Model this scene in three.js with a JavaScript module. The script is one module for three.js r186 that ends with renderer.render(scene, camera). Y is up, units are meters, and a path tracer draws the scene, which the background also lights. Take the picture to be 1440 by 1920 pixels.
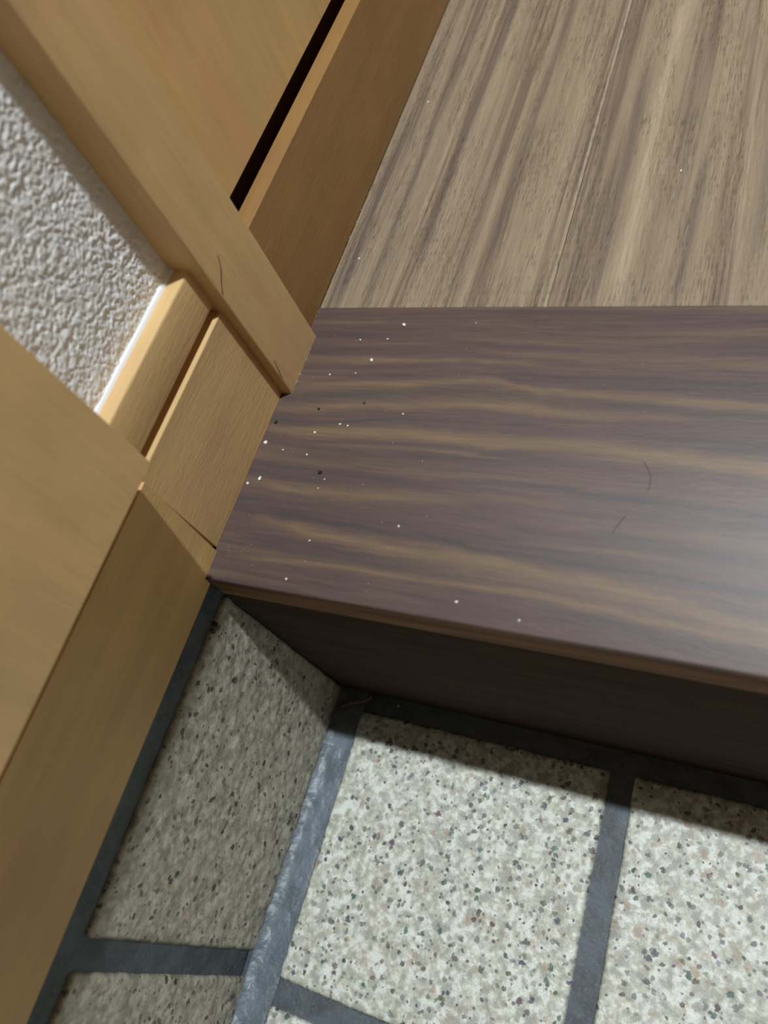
import * as THREE from 'three';
import { mergeGeometries, mergeVertices, toCreasedNormals } from 'three/addons/utils/BufferGeometryUtils.js';

// ---------------------------------------------------------------- camera, light, exposure
const scene = new THREE.Scene();
scene.background = new THREE.Color(0x000000);
const camera = new THREE.PerspectiveCamera(64.78, 1440 / 1920, 0.01, 20);
{
  const right = new THREE.Vector3(0.89312448, -0.33980746, -0.29471945);
  const up = new THREE.Vector3(-0.10586795, 0.47800258, -0.871955);
  const back = new THREE.Vector3(0.43717347, 0.80996569, 0.39094108);
  const m = new THREE.Matrix4().makeBasis(right, up, back);
  camera.quaternion.setFromRotationMatrix(m);
  camera.position.set(0.15345686, 0.18933474, 0.06207682);
  camera.focus = 0.27; camera.userData.fStop = 10;
  camera.updateMatrixWorld(true);
}
const renderer = new THREE.WebGLRenderer({ antialias: true });
renderer.toneMapping = THREE.LinearToneMapping;
renderer.toneMappingExposure = 1.16;
renderer.shadowMap.enabled = true;
const LAMP = new THREE.Vector3(0.48, 2.3, -0.365), LAMP_COLOR = new THREE.Color().setRGB(0.93, 1.0, 1.04), LAMP_CD = 18.4;

// ---------------------------------------------------------------- helpers
const MM = 0.001;
function rng(seed) { let a = seed >>> 0; return () => { a = (a + 0x6D2B79F5) | 0; let t = Math.imul(a ^ (a >>> 15), 1 | a); t = (t + Math.imul(t ^ (t >>> 7), 61 | t)) ^ t; return ((t ^ (t >>> 14)) >>> 0) / 4294967296; }; }
const LAT = (() => { const r = rng(77), a = new Float32Array(65536); for (let i = 0; i < 65536; i++) a[i] = r(); return a; })();
function vn(x, y) { // smooth value noise, 0..1
  const xi = Math.floor(x), yi = Math.floor(y); let fx = x - xi, fy = y - yi;
  fx = fx * fx * (3 - 2 * fx); fy = fy * fy * (3 - 2 * fy);
  const x0 = xi & 255, x1 = (xi + 1) & 255, y0 = (yi & 255) << 8, y1 = ((yi + 1) & 255) << 8;
  const a = LAT[y0 + x0], b = LAT[y0 + x1], c = LAT[y1 + x0], d = LAT[y1 + x1];
  return a + (b - a) * fx + (c - a) * fy + (a - b - c + d) * fx * fy;
}
function fbm(x, y, o = 4) { let s = 0, a = .5, n = 0; for (let i = 0; i < o; i++) { s += a * vn(x + i * 37.1, y + i * 17.7); n += a; a *= .5; x *= 2.03; y *= 2.03; } return s / n; }
const clamp = (v, a = 0, b = 1) => Math.min(b, Math.max(a, v)), sst = (a, b, v) => { v = clamp((v - a) / (b - a)); return v * v * (3 - 2 * v); };
const mix3 = (a, b, t) => [a[0] + (b[0] - a[0]) * t, a[1] + (b[1] - a[1]) * t, a[2] + (b[2] - a[2]) * t];
const enc = v => 255 * (v <= .0031308 ? 12.92 * v : 1.055 * Math.pow(v, 1 / 2.4) - .055);
function texture(w, h, fn, size, srgb = true) { // fn(x,y in 0..1) -> linear rgb or scalar; size in metres
  const d = new Uint8Array(w * h * 4);
  for (let j = 0; j < h; j++) for (let i = 0; i < w; i++) {
    const c = fn((i + .5) / w, (j + .5) / h, i, j), k = (j * w + i) * 4;
    if (srgb) { d[k] = enc(clamp(c[0])); d[k + 1] = enc(clamp(c[1])); d[k + 2] = enc(clamp(c[2])); } else d[k] = d[k + 1] = d[k + 2] = 255 * clamp(c);
    d[k + 3] = 255;
  }
  const t = new THREE.DataTexture(d, w, h, THREE.RGBAFormat);
  t.colorSpace = srgb ? THREE.SRGBColorSpace : THREE.NoColorSpace;
  t.wrapS = t.wrapT = THREE.MirroredRepeatWrapping; t.magFilter = THREE.LinearFilter; t.minFilter = THREE.LinearMipmapLinearFilter; t.generateMipmaps = true;
  if (size) t.repeat.set(1 / size[0], 1 / size[1]);
  t.needsUpdate = true; return t;
}
const used = {};
function numbered(n) { if (used[n] === undefined) { used[n] = 0; return n; } used[n]++; return n + '_' + String(used[n]).padStart(3, '0'); }
function mesh(name, geo, mat, parent) { const m = new THREE.Mesh(geo, mat); m.castShadow = m.receiveShadow = true; m.name = parent ? name : numbered(name); (parent || scene).add(m); return m; }
function part(name, geo, mat, parent) { const c = parent.userData.n = parent.userData.n || {}; c[name] = (c[name] || 0) + 1; return mesh(c[name] > 1 ? name + '_' + String(c[name] - 1).padStart(3, '0') : name, geo, mat, parent); }
function group(name, pos, data) { const g = new THREE.Group(); g.name = numbered(name); if (pos) g.position.set(...pos.map(v => v * MM)); Object.assign(g.userData, data); scene.add(g); return g; }
const tag = (o, label, category, grp) => { o.userData.label = label; o.userData.category = category; if (grp) o.userData.group = grp; return o; };
const structure = (name, label, pos) => group(name, pos, { kind: 'structure', label });

// prism: profile polygon [[a,b],...] in mm (counter-clockwise), swept along axis from s0 to s1 (mm).
// axis 'x': (a,b)=(z,y) reversed handled by winding test; 'y': (a,b)=(x,z); 'z': (a,b)=(x,y). uv: u along the sweep, v along the perimeter, metres
function prism(axis, prof0, s0, s1, crease = .6, vOff = 0) {
  const prof = []; // long flats get a vertex close to each end, so that rounded edges do not bend their normals
  prof0.forEach((p, i) => { const q = prof0[(i + 1) % prof0.length], L = Math.hypot(q[0] - p[0], q[1] - p[1]); prof.push(p); if (L > 3) for (const k of [.25 / L, 1 - .25 / L]) prof.push([p[0] + (q[0] - p[0]) * k, p[1] + (q[1] - p[1]) * k]); });
  const P = (a, b, s) => axis === 'x' ? [s, b, a] : axis === 'y' ? [a, s, b] : [a, b, s];
  const pos = [], uv = [], n = prof.length; let per = vOff;
  let area = 0; for (let i = 0; i < n; i++) { const [a, b] = prof[i], [c, d] = prof[(i + 1) % n]; area += a * d - b * c; }
  const flip = (area > 0) === (axis !== 'z');
  const tri = (p, q, r, u, v, w) => { const t = flip ? [p, r, q] : [p, q, r], s = flip ? [u, w, v] : [u, v, w]; for (const k of t) pos.push(k[0] * MM, k[1] * MM, k[2] * MM); for (const k of s) uv.push(k[0] * MM, k[1] * MM); };
  for (let i = 0; i < n; i++) {
    const [a, b] = prof[i], [c, d] = prof[(i + 1) % n], L = Math.hypot(c - a, d - b);
    const A = P(a, b, s0), B = P(c, d, s0), C = P(c, d, s1), D = P(a, b, s1);
    tri(A, B, C, [s0, per], [s0, per + L], [s1, per + L]); tri(A, C, D, [s0, per], [s1, per + L], [s1, per]); per += L;
  }
  const tris = THREE.ShapeUtils.triangulateShape(prof.map(p => new THREE.Vector2(p[0], p[1])), []);
  for (const [i, j, k] of tris) {
    const cw = area > 0 ? [i, j, k] : [i, k, j];
    for (const [s, rev] of [[s1, false], [s0, true]]) { const o = rev ? [cw[0], cw[2], cw[1]] : cw; const q = o.map(x => P(prof[x][0], prof[x][1], s)), u = o.map(x => [prof[x][0], prof[x][1]]); const sv = flip; if (area > 0 === (axis === 'z')) tri(q[0], q[1], q[2], u[0], u[1], u[2]); else tri(q[0], q[2], q[1], u[0], u[2], u[1]); }
  }
  const g = new THREE.BufferGeometry(); g.setAttribute('position', new THREE.Float32BufferAttribute(pos, 3)); g.setAttribute('uv', new THREE.Float32BufferAttribute(uv, 2));
  return toCreasedNormals(g, crease);
}
function rrect(a0, b0, a1, b1, r = .6, n = 3) { // rounded rectangle profile; r may be [r00,r10,r11,r01]
  const R = Array.isArray(r) ? r : [r, r, r, r], out = [];
  const corner = (cx, cy, rr, t0) => { if (rr <= 0) out.push([cx, cy]); else for (let i = 0; i <= n; i++) { const t = t0 + i / n * Math.PI / 2; out.push([cx + rr * Math.cos(t), cy + rr * Math.sin(t)]); } };
  corner(a0 + R[0], b0 + R[0], R[0], Math.PI); corner(a1 - R[1], b0 + R[1], R[1], 1.5 * Math.PI); corner(a1 - R[2], b1 - R[2], R[2], 0); corner(a0 + R[3], b1 - R[3], R[3], .5 * Math.PI);
  return out;
}
function grid(nu, nv, fn, uvFn, flip = false) { // fn(i/nu, j/nv) -> mm
  const pos = [], uv = [], idx = [];
  for (let j = 0; j <= nv; j++) for (let i = 0; i <= nu; i++) { const p = fn(i / nu, j / nv); pos.push(p[0] * MM, p[1] * MM, p[2] * MM); uv.push(...uvFn(i / nu, j / nv)); }
  for (let j = 0; j < nv; j++) for (let i = 0; i < nu; i++) { const a = j * (nu + 1) + i, b = a + 1, c = a + nu + 1, d = c + 1; flip ? idx.push(a, c, b, b, c, d) : idx.push(a, b, c, b, d, c); }
  const g = new THREE.BufferGeometry(); g.setAttribute('position', new THREE.Float32BufferAttribute(pos, 3)); g.setAttribute('uv', new THREE.Float32BufferAttribute(uv, 2)); g.setIndex(idx); g.computeVertexNormals(); return g;
}
const box = (x0, x1, y0, y1, z0, z1, r = 0) => prism('z', rrect(x0, y0, x1, y1, r), z0, z1);

// ---------------------------------------------------------------- materials
// pale maple-like timber: u runs along the grain
function maple(seed, base) {
  const map = texture(1024, 1024, (x, y) => {
    const u = x * .4, v = y * .2, w = v + .004 * (fbm(u * 9 + seed, v * 14, 3) - .5);
    let t = (fbm(u * 7 + seed, w * 160, 4) - .5) * .20 + (fbm(u * 34 + seed, v * 46 + 9, 3) - .5) * .30 + (fbm(u * 60, w * 900 + seed, 2) - .5) * .10;
    let c = base.map(k => k * (1 + t));
    const rose = sst(.55, .8, fbm(u * 22 + 40 + seed, v * 60, 3)); c = [c[0] * (1 + .05 * rose), c[1] * (1 - .03 * rose), c[2] * (1 + .04 * rose)];
    const pore = sst(.76, .83, vn(u * 170 + seed, v * 2600)) * sst(.45, .7, fbm(u * 20, v * 30 + seed, 2)); c = mix3(c, [base[0] * .62, base[1] * .55, base[2] * .5], pore * .16);
    return c;
  }, [.4, .2]);
  const bump = texture(512, 512, (x, y) => .5 + (fbm(x * 60, y * 300 + seed, 3) - .5) * .8, [.2, .1], false);
  return new THREE.MeshPhysicalMaterial({ map, roughness: .5, bumpMap: bump, bumpScale: .00008, ior: 1.45 });
}
const mapleFront = maple(3, [.72, .485, .225]), mapleSide = maple(31, [.72, .475, .20]);
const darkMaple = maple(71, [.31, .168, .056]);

// dark walnut-look step board; x = along the board (mm 0..307), second axis = distance from its back edge (mm 0..128)
const TAN = [.180, .119, .066], DRK = [.053, .042, .042], LILAC = [.092, .057, .052];
const STREAKS = [ // [kind, width mm, strength, x,z, x,z ...]
  [1, 1.3, .5, 13, 22, 59, 21.3, 99, 23], [0, 1.1, .55, 72, 26, 100, 26.4, 129, 26.8, 160, 28], [1, 1.6, .75, 5, 33.5, 42, 31.3, 68, 29.2, 98, 32.6, 148, 34.2, 190, 34],
  [0, 2.6, .55, 0, 37.4, 52, 34.5, 86, 34.2, 148, 37.2, 190, 38], [1, 2.4, .7, 2, 42.6, 40, 39.8, 70, 37.6, 114, 39.8], [0, 1.2, .75, 2, 48.8, 55, 43.7, 103, 43.7], [1, 3.2, .85, 2, 51.8, 50, 49.6, 84, 50.8, 119, 50.6, 150, 52.6, 190, 53],
  [0, 3.6, .45, 2, 60.9, 60, 59.2, 90, 58], [1, 1.2, .5, 100, 53, 130, 53, 160, 53.5], [0, 1.7, .8, 62, 65.2, 89, 64, 121, 64.7, 151, 65.9, 190, 68], [1, 2.2, .75, 0, 71.6, 32, 72.6, 60, 71, 79, 70.8],
  [0, 3.6, .35, 6, 66, 50, 67, 80, 69], [1, 2.6, .85, 8, 84, 33, 86.4, 61, 88, 84, 88, 112, 89.4, 154, 94.5, 200, 97], [0, 1.2, .95, 18, 81.5, 60, 82.9, 87, 84.5, 122, 85.3, 153, 85.8, 190, 88],
  [0, 4, .5, 3, 91.7, 53, 92.2, 80, 92], [1, 1.4, .7, 4, 97.2, 54, 95.6, 100, 95, 154, 98, 200, 101], [0, 3, .3, 60, 11, 120, 13, 170, 12], [1, 2, .28, 90, 72, 130, 73.5, 170, 76], [0, 2, .4, 100, 98, 150, 101, 190, 103], [1, 1, .5, 20, 56, 60, 55, 90, 55.5], [0, 1, .5, 60, 75.5, 110, 77, 150, 78], [1, 1.2, .35, 95, 80, 140, 81], [0, 1.2, .8, -9, 107.6, 400, 107.6]];
function streakAt(s, x) { for (let i = 3; i + 3 < s.length; i += 2) if (x >= s[i] && x <= s[i + 2]) { let t = (x - s[i]) / (s[i + 2] - s[i]); t = t * t * (3 - 2 * t); return s[i + 1] + (s[i + 3] - s[i + 1]) * t; } return null; }
const walnutMap = texture(1792, 768, (px, py) => {
  const x = px * 307, z = py * 128, wz = z + 2.2 * (fbm(x * .018, z * .05 + 3, 3) - .5) + .5 * (fbm(x * .12, z * .5, 2) - .5);
  let c = LILAC; const n1 = fbm(x * .012 + 5, wz * .32, 4), n2 = fbm(x * .05 + 9, wz * 1.1, 3), n3 = fbm(x * .16, wz * 3.2 + 7, 2);
  c = mix3(c, TAN, .34 * sst(.5, .75, n1) + .12 * sst(.5, .8, n2)); c = mix3(c, DRK, .5 * sst(.5, .2, n1) + .3 * sst(.52, .2, n2));
  for (const s of STREAKS) {
    const zc = streakAt(s, x); if (zc === null) continue; const e = Math.min(1, Math.min(x - s[3] + 3, s[s.length - 2] - x) / 22 + .1);
    if (Math.abs(z - zc) > s[1] * 2.2 + 1.3) continue; const dz = Math.abs(z - zc + 1.1 * (fbm(x * .06 + zc, z * .22, 3) - .5) * 2) / s[1], k = Math.exp(-dz * dz * 2.1) * s[2] * Math.max(0, e) * (.55 + .75 * fbm(x * .07 + s[2] * 9, z * 1.4, 3));
    c = mix3(c, s[0] ? TAN : DRK, clamp(k));
  }
  const v = .84 + .32 * n3 + .10 * (fbm(x * .8, z * 8, 2) - .5); return c.map(k => k * v);
}, [.307, .128]);
const fineBump = texture(1024, 512, (x, y) => .5 + (fbm(x * 90, y * 260, 3) - .5), [.2, .1], false);
const walnut = new THREE.MeshPhysicalMaterial({ map: walnutMap, roughness: .45, bumpMap: fineBump, bumpScale: .00003, ior: 1.48 });
const riserMat = new THREE.MeshPhysicalMaterial({ map: texture(512, 256, (x, y) => { const t = fbm(x * 10, y * 60, 4); return mix3([.062, .043, .037], [.105, .069, .052], t); }, [.3, .12]), roughness: .9, specularIntensity: .12 });

const nosingMat = new THREE.MeshPhysicalMaterial({ map: texture(512, 64, (x, y) => { const t = fbm(x * 9, y * 5, 4); return mix3([.20, .105, .06], [.30, .17, .095], sst(.3, .7, t)); }, [.3, .012]), roughness: .75, specularIntensity: .25 });

// hall planks: u along the plank (m from the step), v across
function plankMap(seed, strips) {
  return texture(strips.length ? 2048 : 512, strips.length ? 512 : 128, (px, py) => {
    const u = px * 307, v = py * 83, w = v + 2.4 * (fbm(u * .012 + seed, v * .06, 3) - .5);
    const n1 = fbm(u * .006 + seed * 3, w * .3, 4), n2 = fbm(u * .02 + seed, w * 1.1, 3), n3 = fbm(u * .10 + seed, w * 4.2, 3);
    let c = mix3([.19, .136, .092], [.275, .21, .142], sst(.3, .7, n1)); c = mix3(c, [.105, .076, .064], .5 * sst(.52, .3, n2) * sst(.62, .4, n1)); c = mix3(c, [.33, .255, .17], .5 * sst(.56, .75, n2));
    for (const [pos, wd, kind, st, u0, u1] of strips) {
      const e = sst(u0 - 15, u0 + 15, u) * sst(u1 + 15, u1 - 15, u), d = Math.abs(v - pos + 2.2 * (fbm(u * .02 + pos, v * .1, 3) - .5)) / wd, k = Math.exp(-d * d * 2) * st * e * (.6 + .6 * n3);
      c = mix3(c, kind ? [.39, .305, .21] : [.105, .078, .072], clamp(k * .85));
    }
    const pore = sst(.60, .74, vn(u * .33 + seed * 7, v * 5.2)) * sst(.35, .6, fbm(u * .03, v * .25 + seed, 2));
    const edge = sst(.9, .35, Math.abs(v - 81.7)); c = mix3(c, [.46, .38, .27], .7 * edge); const v2 = (.80 + .40 * n3) * (1 - .34 * pore) * (1 + .22 * (fbm(u * .5, v * 9 + seed, 2) - .5)); return c.map(k => k * v2);  // pale line along one plank edge: bevel highlight painted into the colour
  }, [.307, .083]);
}
const plankBump = texture(1024, 512, (px, py) => { const u = px * 200, v = py * 83; return .75 - .7 * sst(.58, .74, vn(u * .33, v * 5)) * sst(.3, .6, fbm(u * .03, v * .25, 2)) + .2 * (fbm(u, v * 6, 2) - .5); }, [.2, .083], false);
const plankMat = m => new THREE.MeshPhysicalMaterial({ map: m, roughness: .42, bumpMap: plankBump, bumpScale: .00012, ior: 1.5 });
const plankMats = [plankMat(plankMap(2, [[5.5, 1.6, 0, .95, 0, 90], [33, 2.4, 0, .8, 20, 260], [36, 3, 1, .4, 30, 200], [27, 1.6, 1, .6, 0, 190], [18, 2.6, 0, .45, 0, 250], [58, 1.8, 0, .55, 20, 220], [74, 4, 1, .5, 0, 250], [48, 2, 0, .3, 0, 120]])),
plankMat(plankMap(11, [[20.4, 3.8, 1, 1, 0, 260], [13, 3, 0, .75, 0, 110], [5, 2.6, 0, .35, 0, 200], [38, 2, 0, .75, 0, 60], [33, 1.5, 0, .45, 40, 150], [51, 1, 1, .7, 35, 100], [57, 2.6, 0, .5, 20, 120], [29, 4, 0, .2, 0, 200]])), plankMat(plankMap(23, [])), plankMat(plankMap(41, []))];

// speckled stoneware tiles, one texture per tile variant (100 mm)
function tileMap(seed, o) {
  const N = 768, r = rng(seed * 131 + 7), buf = new Float32Array(N * N * 3), S = N / 100;
  for (let j = 0; j < N; j++) for (let i = 0; i < N; i++) {
    const x = i / S, y = j / S; let c = o.base; const a = fbm(x * .55 + seed, y * .55, 3), b = fbm(x * .3 + 50 + seed, y * .3, 3), d = vn(x * 1.1 + seed * 5, y * 1.1);
    c = mix3(c, o.white, .8 * sst(.5, .68, a)); c = mix3(c, o.grey, .75 * sst(.48, .28, a)); c = mix3(c, o.rust, .45 * sst(.62, .8, b) * sst(.35, .7, d)); c = mix3(c, o.grey, .35 * sst(.64, .8, d));
    const k = .94 + .12 * vn(x * 4, y * 4), q = (j * N + i) * 3; buf[q] = c[0] * k; buf[q + 1] = c[1] * k; buf[q + 2] = c[2] * k;
  }
  const blob = (cx, cy, rad, el, th, col, al) => {
    const R = rad * 1.8, i0 = Math.floor((cx - R) * S), i1 = Math.ceil((cx + R) * S), j0 = Math.floor((cy - R) * S), j1 = Math.ceil((cy + R) * S), ct = Math.cos(th), sn = Math.sin(th);
    for (let j = Math.max(0, j0); j <= Math.min(N - 1, j1); j++) for (let i = Math.max(0, i0); i <= Math.min(N - 1, i1); i++) {
      const dx = i / S - cx, dy = j / S - cy, p = (dx * ct + dy * sn) / el, q = (-dx * sn + dy * ct) * el, d = Math.hypot(p, q) / rad + .75 * (vn(i / S * 2.2 + cx * 9, j / S * 2.2) - .5);
      const k = al * sst(1.05, .72, d), o3 = (j * N + i) * 3; for (let c = 0; c < 3; c++) buf[o3 + c] += (col[c] - buf[o3 + c]) * k;
    }
  };
  for (let i = 0; i < o.n[0]; i++) blob(r() * 100, r() * 100, .6 + r() * 1.1, .8 + r() * .5, r() * 3.14, r() < .55 ? o.grey : r() < .5 ? o.rust : o.white, .35 + .5 * r());
  for (let i = 0; i < o.n[1]; i++) blob(r() * 100, r() * 100, .40 + Math.pow(r(), 2) * .80, .8 + r() * .45, r() * 3.14, o.spot.map(v => v * (.6 + r())), .55 + .45 * r());
  for (let i = 0; i < 45; i++) blob(r() * 100, r() * 100, .35 + r() * .4, .9 + r() * .3, r() * 3, o.brown, .6);
  return texture(N, N, (x, y, i, j) => { const q = (j * N + i) * 3; return [buf[q], buf[q + 1], buf[q + 2]]; });
}
const tileBump = texture(768, 768, (x, y) => { x *= 100; y *= 100; return .55 * fbm(x * .8, y * .8, 3) + .25 * vn(x * 2.6, y * 2.6) + .2 * vn(x * 5, y * 5); }, null, false);
const FLOOR_TILE = { base: [.55, .545, .455], white: [.74, .775, .715], grey: [.34, .345, .30], rust: [.40, .30, .22], spot: [.08, .088, .086], brown: [.22, .13, .09], n: [520, 760] };
const WALL_TILE = { base: [.48, .45, .36], white: [.61, .58, .48], grey: [.31, .29, .23], rust: [.38, .27, .19], spot: [.05, .038, .028], brown: [.2, .1, .06], n: [150, 420] };
const tileMat = (m, b) => new THREE.MeshPhysicalMaterial({ map: m, roughness: .52, bumpMap: tileBump, bumpScale: b, ior: 1.5 });
const floorTileMats = [1, 2, 3].map(s => tileMat(tileMap(s, FLOOR_TILE), .00028)), wallTileMats = [7, 8].map(s => tileMat(tileMap(s, WALL_TILE), .0002));
const groutTex = (s, a, b) => texture(512, 512, (x, y) => { x *= 60; y *= 60; const t = fbm(x * .14 + s, y * .14, 4), k = sst(.80, .86, vn(x * 2.2 + s, y * 2.2)); return mix3(mix3(a, b, sst(.3, .7, t)), b.map(v => v * 1.5), k * .6).map(v => v * (.9 + .2 * vn(x * 5, y * 5))); }, [.06, .06]);
const groutBump = texture(512, 512, (x, y) => { x *= 60; y *= 60; return fbm(x * .5, y * .5, 4); }, [.06, .06], false);
const grout = new THREE.MeshPhysicalMaterial({ map: groutTex(3, [.060, .073, .085], [.092, .109, .126]), roughness: .6, bumpMap: groutBump, bumpScale: .00025 });
const groutPale = new THREE.MeshPhysicalMaterial({ map: groutTex(19, [.10, .125, .146], [.145, .175, .204]), roughness: .42, bumpMap: groutBump, bumpScale: .0003 });
const groutDark = new THREE.MeshPhysicalMaterial({ map: groutTex(33, [.10, .095, .09], [.16, .15, .14]), roughness: .5, bumpMap: groutBump, bumpScale: .0005 });
// plaster and the rest of the room
const plasterMat = new THREE.MeshStandardMaterial({ map: texture(512, 512, (x, y) => { const t = .94 + .1 * fbm(x * 40, y * 40, 3); return [.89 * t, .885 * t, .87 * t]; }, [.1, .1]), roughness: .9, bumpMap: texture(512, 512, (x, y) => fbm(x * 60, y * 60, 3), [.1, .1], false), bumpScale: .0004 });
const caulkMat = new THREE.MeshStandardMaterial({ color: new THREE.Color().setRGB(.88, .90, .90), roughness: .5 });
const ceilingMat = new THREE.MeshStandardMaterial({ color: new THREE.Color().setRGB(.72, .71, .68), roughness: .95 });

// ---------------------------------------------------------------- the setting
const W = 1150, ZB = -1700, ZF = 1150, TOP = 2380, YF = -113.6;
// upper floor
{
  const f = structure('floor', 'walnut-look hall floor planks running away from the step');
  let x0 = .3, i = 0;
  while (x0 < W) {
    const x1 = Math.min(W, i === 0 ? 82.3 : x0 + 75), g = prism('z', [[x0, -14], [x1 - .15, -14], [x1 - .15, -.5], [x1 - .75, 0], [x0 + .45, 0], [x0, -.35]], ZB, -106.05, .3);
    // uv from positions: u = distance from the step, v = distance across the plank
    const p = g.attributes.position, uv = g.attributes.uv; for (let k = 0; k < p.count; k++) uv.setXY(k, -(p.getZ(k) + .106), p.getX(k) - x0 * MM);
    part('plank', g, plankMats[i < 2 ? i : 2 + i % 2], f); x0 = x1; i++;
  }
  part('subfloor', box(0, W, YF - 40, -14.5, ZB, -110), riserMat, f);
}
// lower tiled floor: separate tiles over a bed of grout
function tileGeo(nx, w, h, amp, seed, rot) { // local: face up (+y), x 0..w, z 0..h, top at y=0, edges fall away
  const fall = 5, N = nx + 2;
  return grid(N, N, (a, b) => {
    const ia = Math.round(a * N), ib = Math.round(b * N), ea = ia === 0 || ia === N, eb = ib === 0 || ib === N;
    let x = clamp((ia - 1) / nx) * w, z = clamp((ib - 1) / nx) * h;
    const dEdge = Math.min(x, w - x, z, h - z); let y = amp * (1.5 * (fbm(x * .16 + seed, z * .16, 2) - .5) + 1.2 * (fbm(x * .5 + seed, z * .5 + 8, 3) - .5)) - .8 * Math.pow(1 - clamp(dEdge / 1.7), 2);
    const jx = .45 * (fbm(z * .25 + seed * 3, x * .03, 3) - .5), jz = .45 * (fbm(x * .25 + seed * 5, z * .03, 3) - .5);
    x += jx * (1 - clamp(dEdge / 6)); z += jz * (1 - clamp(dEdge / 6));
    const cx = Math.min(x, w - x), cz = Math.min(z, h - z); // rounded corners
    const cr = h < 99 ? 1.8 : 1; if (cx < cr && cz < cr) { const dx = cr - cx, dz = cr - cz, d = Math.hypot(dx, dz); if (d > cr) { const k = cr / d; x += (x < w / 2 ? 1 : -1) * (dx - dx * k); z += (z < h / 2 ? 1 : -1) * (dz - dz * k); } }
    if (ea || eb) y -= fall; return [x, y, z];
  }, (a, b) => { const u = clamp((a * N - 1) / nx) * w / 100, v = clamp((b * N - 1) / nx) * h / 100; return rot === 0 ? [u, v] : rot === 1 ? [v, 1 - u] : rot === 2 ? [1 - u, 1 - v] : [1 - v, u]; }, true);
}
const XT = i => 9.84 + i * 108.5, ZT = j => 6.34 + j * 108.5;
{
  const f = structure('floor', 'entrance floor of square speckled stone-look tiles in grey grout');
  for (let j = 0; j < 6; j++) for (let i = 0; i < 10; i++) {
    const near = i < 3 && j < 3; const g = tileGeo(near ? 84 : 10, 100, 99.6, .45, i * 7 + j * 13, (i * 3 + j * 2) % 4); g.translate(XT(i) * MM, YF * MM, ZT(j) * MM);
    part('tile', g, floorTileMats[(i + 2 * j) % 3], f);
  }
  part('grout', (() => { const g = grid(160, 160, (a, b) => { const x = 6 + a * 340, z = -4 + b * 340; return [x, YF - 1.3 + .55 * (fbm(x * .22, z * .22, 3) - .5), z]; }, (a, b) => [a * .34, b * .34], true); const far = box(346, W, YF - 8, YF - 1.4, -4, ZF), far2 = box(6, 346, YF - 8, YF - 1.4, 336, ZF); return mergeGeometries([g.toNonIndexed(), far, far2]); })(), grout, f);
  part('corner_grout', grid(36, 520, (a, b) => {
    const x = -3.2 + a * 13.4, z = -4 + b * 320, t = clamp((x + 3.2) / 13.2), rag = fbm(z * .22, 4, 4) - .5;
    const y = YF - 1.0 + 1.9 * Math.pow(1 - clamp(t * 2.6 - .02 + rag * .5), 2) + .8 * (fbm(x * .28, z * .16, 4) - .5) + (a === 0 ? 2 : 0);
    return [x, y, z];
  }, (a, b) => [a * .0134, b * .32], true), groutPale, f);
  part('screed', box(-3, W, YF - 40, YF - 8, -6, ZF), groutDark, f);
}
// left wall: plaster field, core behind the panels
{
  const w = structure('wall_left', 'rough white plaster wall between pale wood trims');
  const ridge = (x, y) => 1 - Math.abs(2 * fbm(x, y, 3) - 1) * 2.2;
  part('plaster', grid(230, 330, (a, b) => {
    const z = -72 + a * 66, y = 56 + b * 94, wx = z + 2.4 * (fbm(z * .22, y * .22, 2) - .5), wy = y + 2.4 * (fbm(z * .22 + 40, y * .22, 2) - .5);
    const calm = sst(0, 1.6, z + 69) * sst(57.3, 58.4, y);
    return [-7.3 + calm * (.28 * (ridge(wx * .62, wy * .62) - .3) + .42 * (fbm(wx * 1.15, wy * 1.15 + 30, 2) - .5) + .4 * (fbm(z * .07, y * .07, 2) - .5)), y, z];
  }, (a, b) => [a * .066, b * .094], true), plasterMat, w);
  part('upper_plaster', box(-120, -7, 150, TOP, -72, ZF), plasterMat, w);
  part('backing', box(-120, -8.6, YF - 40, 150, -72, ZF), plasterMat, w);
  part('hall_backing', box(-120, -32, YF - 40, TOP, ZB, -72), plasterMat, w);
  part('caulk', prism('z', [[-8, 57], [-6.1, 57], [-6.25, 57.7], [-6.6, 58.3], [-7.2, 58.7], [-8, 58.7]], -68.9, -8), caulkMat, w);
}
// tiled skirt of the left wall
{
  const w = structure('wall_left', 'speckled tile skirting on the left wall below the wood board');
  for (let k = 0; k < 8; k++) {
    const z0 = k === 0 ? -1.3 : 109.8 + (k - 1) * 108.6, z1 = k === 0 ? 101.1 : z0 + 100, near = k < 2;
    const g = tileGeo(near ? 100 : 10, z1 - z0, 98.5, .5, 40 + k * 9, k % 2 ? 0 : 2); // local x -> world z, local z -> -y, local y -> x
    const p = g.attributes.position; for (let i = 0; i < p.count; i++) { const x = p.getX(i), y = p.getY(i), z = p.getZ(i); p.setXYZ(i, -.0022 + y, -.0164 - z, z1 * MM - x); }
    g.computeVertexNormals(); part('tile', g, wallTileMats[k % 2], w);
  }
  part('grout', grid(200, 120, (a, b) => { const z = -3 + a * 330, y = -116 + b * 116; return [-3.5 + .45 * (fbm(z * .2, y * .2, 3) - .5), y, z]; }, (a, b) => [a * .33, b * .116], true), grout, w);
  part('backing', box(-8.7, -3.9, YF - 5, 0, -3, ZF), groutDark, w);
}
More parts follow.
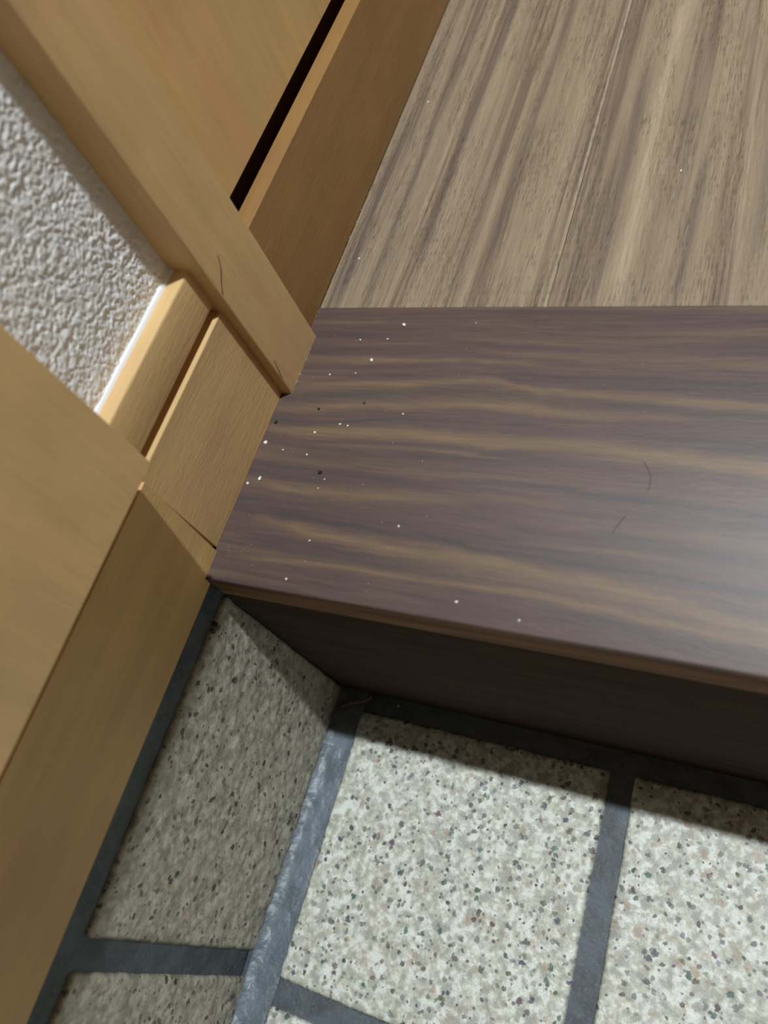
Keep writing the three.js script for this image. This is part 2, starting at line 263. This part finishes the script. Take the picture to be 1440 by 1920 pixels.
// wood trims on the left wall
{
  const b = structure('baseboard_left', 'pale wood baseboard with a dark groove, between the two upright boards');
  part('upper_board', prism('z', rrect(-24, 43.6, -1.3, 57.5, [0, .3, .7, 0]), -68.9, -7), mapleFront, b);
  part('lower_board', prism('z', rrect(-24, 0, -.4, 40.6, [0, 0, .35, 0]), -68.9, -10.7), mapleFront, b);
  part('groove_back', prism('z', rrect(-24, 39, -9, 45, 0), -68.9, -7), mapleSide, b);
}
{ // near board: it passes down over the end of the step, so it is notched round it
  const t = structure('trim_1', 'lower pale wood board above the wall tiles, past the dark joint');
  const prof = [[-10.1, 40.6], [-9.3, 0], [.1, -.05], [.2, -3.2], [700, -3.2], [700, 40.6]];
  const g = prism('x', prof, -24, .3), p = g.attributes.position; // its face leans out a little towards the top
  for (let i = 0; i < p.count; i++) if (p.getX(i) > 0) p.setX(i, p.getX(i) + .0013 * clamp(p.getY(i) / .0406));
  part('board', toCreasedNormals(g, .5), mapleSide, t);
}
{
  const t = structure('trim_2', 'narrow pale wood upright standing on the step beside the plaster');
  part('upright', prism('y', rrect(-30, -93.7, 3.7, -68.9, [0, .5, .7, 0]), 0, TOP), mapleFront, t);
}
{
  const t = structure('trim_3', 'wide pale wood upright board at the left edge of the picture');
  part('board', prism('y', rrect(-7, -9.7, 13.7, 260, [0, .8, .8, 0]), 53.4, 1900), mapleFront, t);
}
{
  const t = structure('trim_4', 'large pale wood panel with a dark gap beneath it');
  part('panel', prism('y', rrect(-26, -1500, -5, -93.6, [0, 0, .1, 0]), 53, TOP), mapleSide, t);
}
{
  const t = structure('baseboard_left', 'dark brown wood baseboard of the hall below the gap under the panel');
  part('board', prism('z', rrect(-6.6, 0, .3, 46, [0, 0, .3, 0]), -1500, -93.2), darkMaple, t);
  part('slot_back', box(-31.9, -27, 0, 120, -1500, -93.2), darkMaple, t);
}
// rest of the room (closed, outside the picture)
{
  const hall = new THREE.MeshStandardMaterial({ color: new THREE.Color().setRGB(.58, .50, .40), roughness: .9 });
  const a = structure('wall_right', 'plain pale wall'); part('plaster', box(W, W + 80, YF - 40, TOP, ZB, ZF), hall, a);
  const b = structure('wall_back', 'plain pale wall'); part('plaster', box(-120, W + 80, YF - 40, TOP, ZB - 80, ZB), hall, b);
  const c = structure('wall_front', 'dark front door wall'); part('panel', box(-120, W + 80, YF - 40, TOP, ZF, ZF + 80), riserMat, c);
  const d = structure('ceiling', 'plain white ceiling'); part('board', box(-120, W + 80, TOP, TOP + 60, ZB - 80, ZF + 80), ceilingMat, d);
}

tag(mesh('added_mat', prism('y', rrect(120, 300, 1080, 1050, 20), YF + .3, YF + 9), new THREE.MeshStandardMaterial({ color: new THREE.Color().setRGB(.03, .028, .027), roughness: 1 })), 'added dark mat on the unseen tiles, cutting bounce light towards the step', 'added_mat');  // added mat out of view, darkens the bounce onto riser and shaded tiles
// ---------------------------------------------------------------- the step
{
  const s = tag(group('entrance_step', [0, 0, 0]), 'dark brown streaked wood step board with a rounded front edge above the tiles', 'step');
  const prof = [[-106, -13], [-106, 0]]; // (z, y), back bottom -> back top -> nosing
  for (let i = 0; i <= 5; i++) { const t = i / 5 * Math.PI / 2; prof.push([-1.1 + 1.1 * Math.sin(t), -1.1 + 1.1 * Math.cos(t)]); }
  prof.push([-.15, -1.5], [-2.4, -1.6], [-2.4, -13]);
  part('tread', prism('x', prof, -.35, W, .5, -13), walnut, s);
  part('nosing', prism('x', rrect(-2.4, -13, -.25, -1.9, [0, 1.1, .5, 0]), -.35, W, .5), nosingMat, s);
  part('riser', prism('x', rrect(-22, YF - 10, -1.6, -12.8, .2), -2.5, W), riserMat, s);
}

// ---------------------------------------------------------------- crumbs, dust and hairs
const crumbMat = new THREE.MeshStandardMaterial({ color: new THREE.Color().setRGB(.78, .75, .68), roughness: .8 }), darkCrumbMat = new THREE.MeshStandardMaterial({ color: new THREE.Color().setRGB(.02, .017, .015), roughness: .8 });
function crumb(x, y, z, r, seed, mat, parent) {
  const g = mergeVertices(new THREE.IcosahedronGeometry(r * MM, 1).deleteAttribute('uv').deleteAttribute('normal')), p = g.attributes.position, q = rng(seed), sx = .7 + q() * .7, sz = .7 + q() * .7, th = q() * 6;
  for (let i = 0; i < p.count; i++) { const k = .75 + .5 * q(); const a = p.getX(i) * k * sx, b = p.getZ(i) * k * sz; p.setXYZ(i, a * Math.cos(th) - b * Math.sin(th), Math.max(p.getY(i) * k * .7, -.45 * r * MM), a * Math.sin(th) + b * Math.cos(th)); }
  g.computeVertexNormals(); if (parent === null) { g.translate(x * MM, (y + .42 * r) * MM, z * MM); return g; }
  const m = mesh('crumb', g, mat); m.position.set(x * MM, (y + .42 * r) * MM, z * MM); return m;
}
const WHITE = [[36, -98.4, 7, 'largest white crumb on the step board, near its back edge'], [5.1, -35.8, 7, 'bright white crumb on the step board close to the pale wood baseboard'], [28.9, -83.6, 6, 'slanted cream flake on the back part of the step board'], [80.4, -5.7, 5, 'lone white crumb near the front edge of the step board'], [1.6, -49.2, 6, 'fuzzy white crumb touching the pale wood baseboard'], [113.9, -162, 5, 'lone white speck on the hall floor planks'],
  [21.8, -91.9, 4], [31.8, -92.5, 4], [15.4, -77.2, 4, 'small white crumb just right of the foot of the narrow upright'], [24.8, -78.2, 3.5], [61, -99.4, 3, 'faint white speck right of the largest crumb, near the hall planks'], [46.7, -63.3, 4, 'lone pale crumb in the back half of the step, right of the dark speck'], [26.2, -58.1, 4], [29.1, -57.7, 4], [18.3, -54.4, 4], [9.2, -47, 4], [18.6, -46, 4], [1.2, -33.7, 4.5, 'small crumb against the pale baseboard, left of the bright round crumb'], [28.1, -37.9, 3.5], [27.1, -34.6, 3.5], [57.3, -25.3, 3.5, 'small pale fleck alone in the middle front half of the step board'], [30.8, -17.1, 3.5, 'tiny white crumb midway between the dark joint and the front edge'], [27.9, -4.1, 4, 'small white crumb at the front edge near the left end of the step'], [97.9, -3.6, 3.5, 'rightmost tiny white crumb along the front edge of the step'], [8.4, -129, 4, 'tiny white crumb on the hall planks just behind the step'], [10.7, -212.4, 4, 'tiny white crumb on the hall planks farther from the step']];
WHITE.forEach(([x, z, s, label], i) => { const m = crumb(x, 0, z, s * .085, 500 + i, crumbMat); tag(m, label || (z < -106 ? 'tiny white crumb on the hall floor planks beside the baseboard' : 'tiny white crumb among the scattered crumbs on the dark step board'), 'crumb', label ? undefined : z < -106 ? 'tiny crumbs on the hall planks' : 'tiny crumbs on the step board'); });
[[16.3, -63.4, 6, 'dark elongated crumb on the step board below the narrow upright'], [25.6, -40.2, 7, 'dark crumb in the middle of the scattered white crumbs'], [2.2, -57.2, 6.5, 'dark crumb lying against the foot of the pale baseboard'], [31.9, -66.7, 4, 'small dark speck behind the pair of white crumbs']].forEach(([x, z, s, label], i) => tag(crumb(x, 0, z, s * .085, 700 + i, darkCrumbMat), label, 'crumb'));
{
  const r = rng(91), gs = []; for (let i = 0; i < 170; i++) { const k = r(), x = k < .6 ? 1.5 + Math.pow(r(), 1.6) * 60 : 2 + r() * 140, z = -2.5 - r() * 102; gs.push(crumb(x, 0, z, .06 + .10 * r() * r(), 900 + i, null, null)); }
  for (let i = 0; i < 150; i++) { const z = -69 - r() * 36; gs.push(crumb((z > -93.5 ? 3.7 : .4) + .08 + .5 * r() * r() * r(), 0, z, .05 + .13 * r() * r(), 1900 + i, null, null)); } // line of dust along the foot of the upright
  for (let i = 0; i < 40; i++) gs.push(crumb(.6 + .4 * r(), 0, -106 - r() * 60, .08 + .1 * r(), 2900 + i, null, null));
  const m = mesh('dust', mergeGeometries(gs), crumbMat); tag(m, 'fine pale dust scattered on the step board and along the wood', 'dust'); m.userData.kind = 'stuff';
}
function hair(name, pts, rad, mat, label, category = 'hair') { const c = new THREE.CatmullRomCurve3(pts.map(p => new THREE.Vector3(...p.map(v => v * MM)))); return tag(mesh(name, new THREE.TubeGeometry(c, 24, rad * MM, 6), mat), label, category); }
const hairMat = new THREE.MeshStandardMaterial({ color: new THREE.Color().setRGB(.05, .035, .025), roughness: .6 }), stemMat = new THREE.MeshStandardMaterial({ color: new THREE.Color().setRGB(.42, .27, .2), roughness: .7 });
hair('hair', [[3.75, 55, -76.9], [3.8, 52, -75], [3.78, 49.4, -72], [3.75, 46.8, -69.6]], .09, hairMat, 'dark curved hair clinging to the narrow wood upright');
hair('hair', [[3.75, 14.8, -71], [3.9, 11.5, -70.2], [3.78, 8, -69.4]], .09, hairMat, 'short dark hair at the foot of the narrow wood upright');
hair('hair', [[120.2, .1, -52.8], [122, .15, -50], [122.8, .12, -47], [122.6, .1, -44.2]], .07, hairMat, 'fine curved hair lying on the right of the step board');
hair('hair', [[116.1, .1, -31.2], [117, .15, -33.6], [118.4, .1, -36.4]], .07, hairMat, 'short fine hair on the step board below the curved hair');
hair('dry_stem', [[.6, YF + .7, 7], [4, YF + .4, 5], [8.5, YF + .3, 3.2], [11.5, YF + .5, 1.6], [12.6, YF + 1.6, .4]], .32, stemMat, 'thin reddish dry stem in the dark corner under the step', 'plant debris');
tag(crumb(24.5, YF - .8, 1.2, .6, 51, crumbMat), 'pale crumb in the dark grout under the step', 'crumb');

// ---------------------------------------------------------------- lamp (outside the picture; its shadows and sheen are in it)
{
  const l = tag(group('ceiling_lamp', [LAMP.x * 1000, TOP, LAMP.z * 1000]), 'small round white ceiling lamp above the hall', 'lamp');
  const white = new THREE.MeshStandardMaterial({ color: 0xe8e8e4, roughness: .5 });
  part('base', new THREE.LatheGeometry([[0, 0], [.06, 0], [.06, -.072], [.05, -.072], [.045, -.07], [0, -.07]].map(p => new THREE.Vector2(...p)).reverse(), 32), white, l);
  const disc = part('diffuser', new THREE.CylinderGeometry(.034, .034, .004, 40), new THREE.MeshStandardMaterial({ color: 0xffffff, emissive: LAMP_COLOR, emissiveIntensity: 2 }), l); disc.position.y = LAMP.y - TOP * MM + .006; disc.castShadow = false;
  const p = new THREE.SpotLight(LAMP_COLOR, LAMP_CD, 0, .62, .7, 2); p.position.copy(LAMP); p.target.position.set(LAMP.x, 0, LAMP.z); scene.add(p.target); p.castShadow = true; p.shadow.radius = 1.7; p.shadow.mapSize.set(2048, 2048); p.shadow.camera.near = .05; p.shadow.bias = -.0004; scene.add(p);
}
for (const o of scene.children) { o.traverse(c => { delete c.userData.n; }); }
renderer.render(scene, camera);
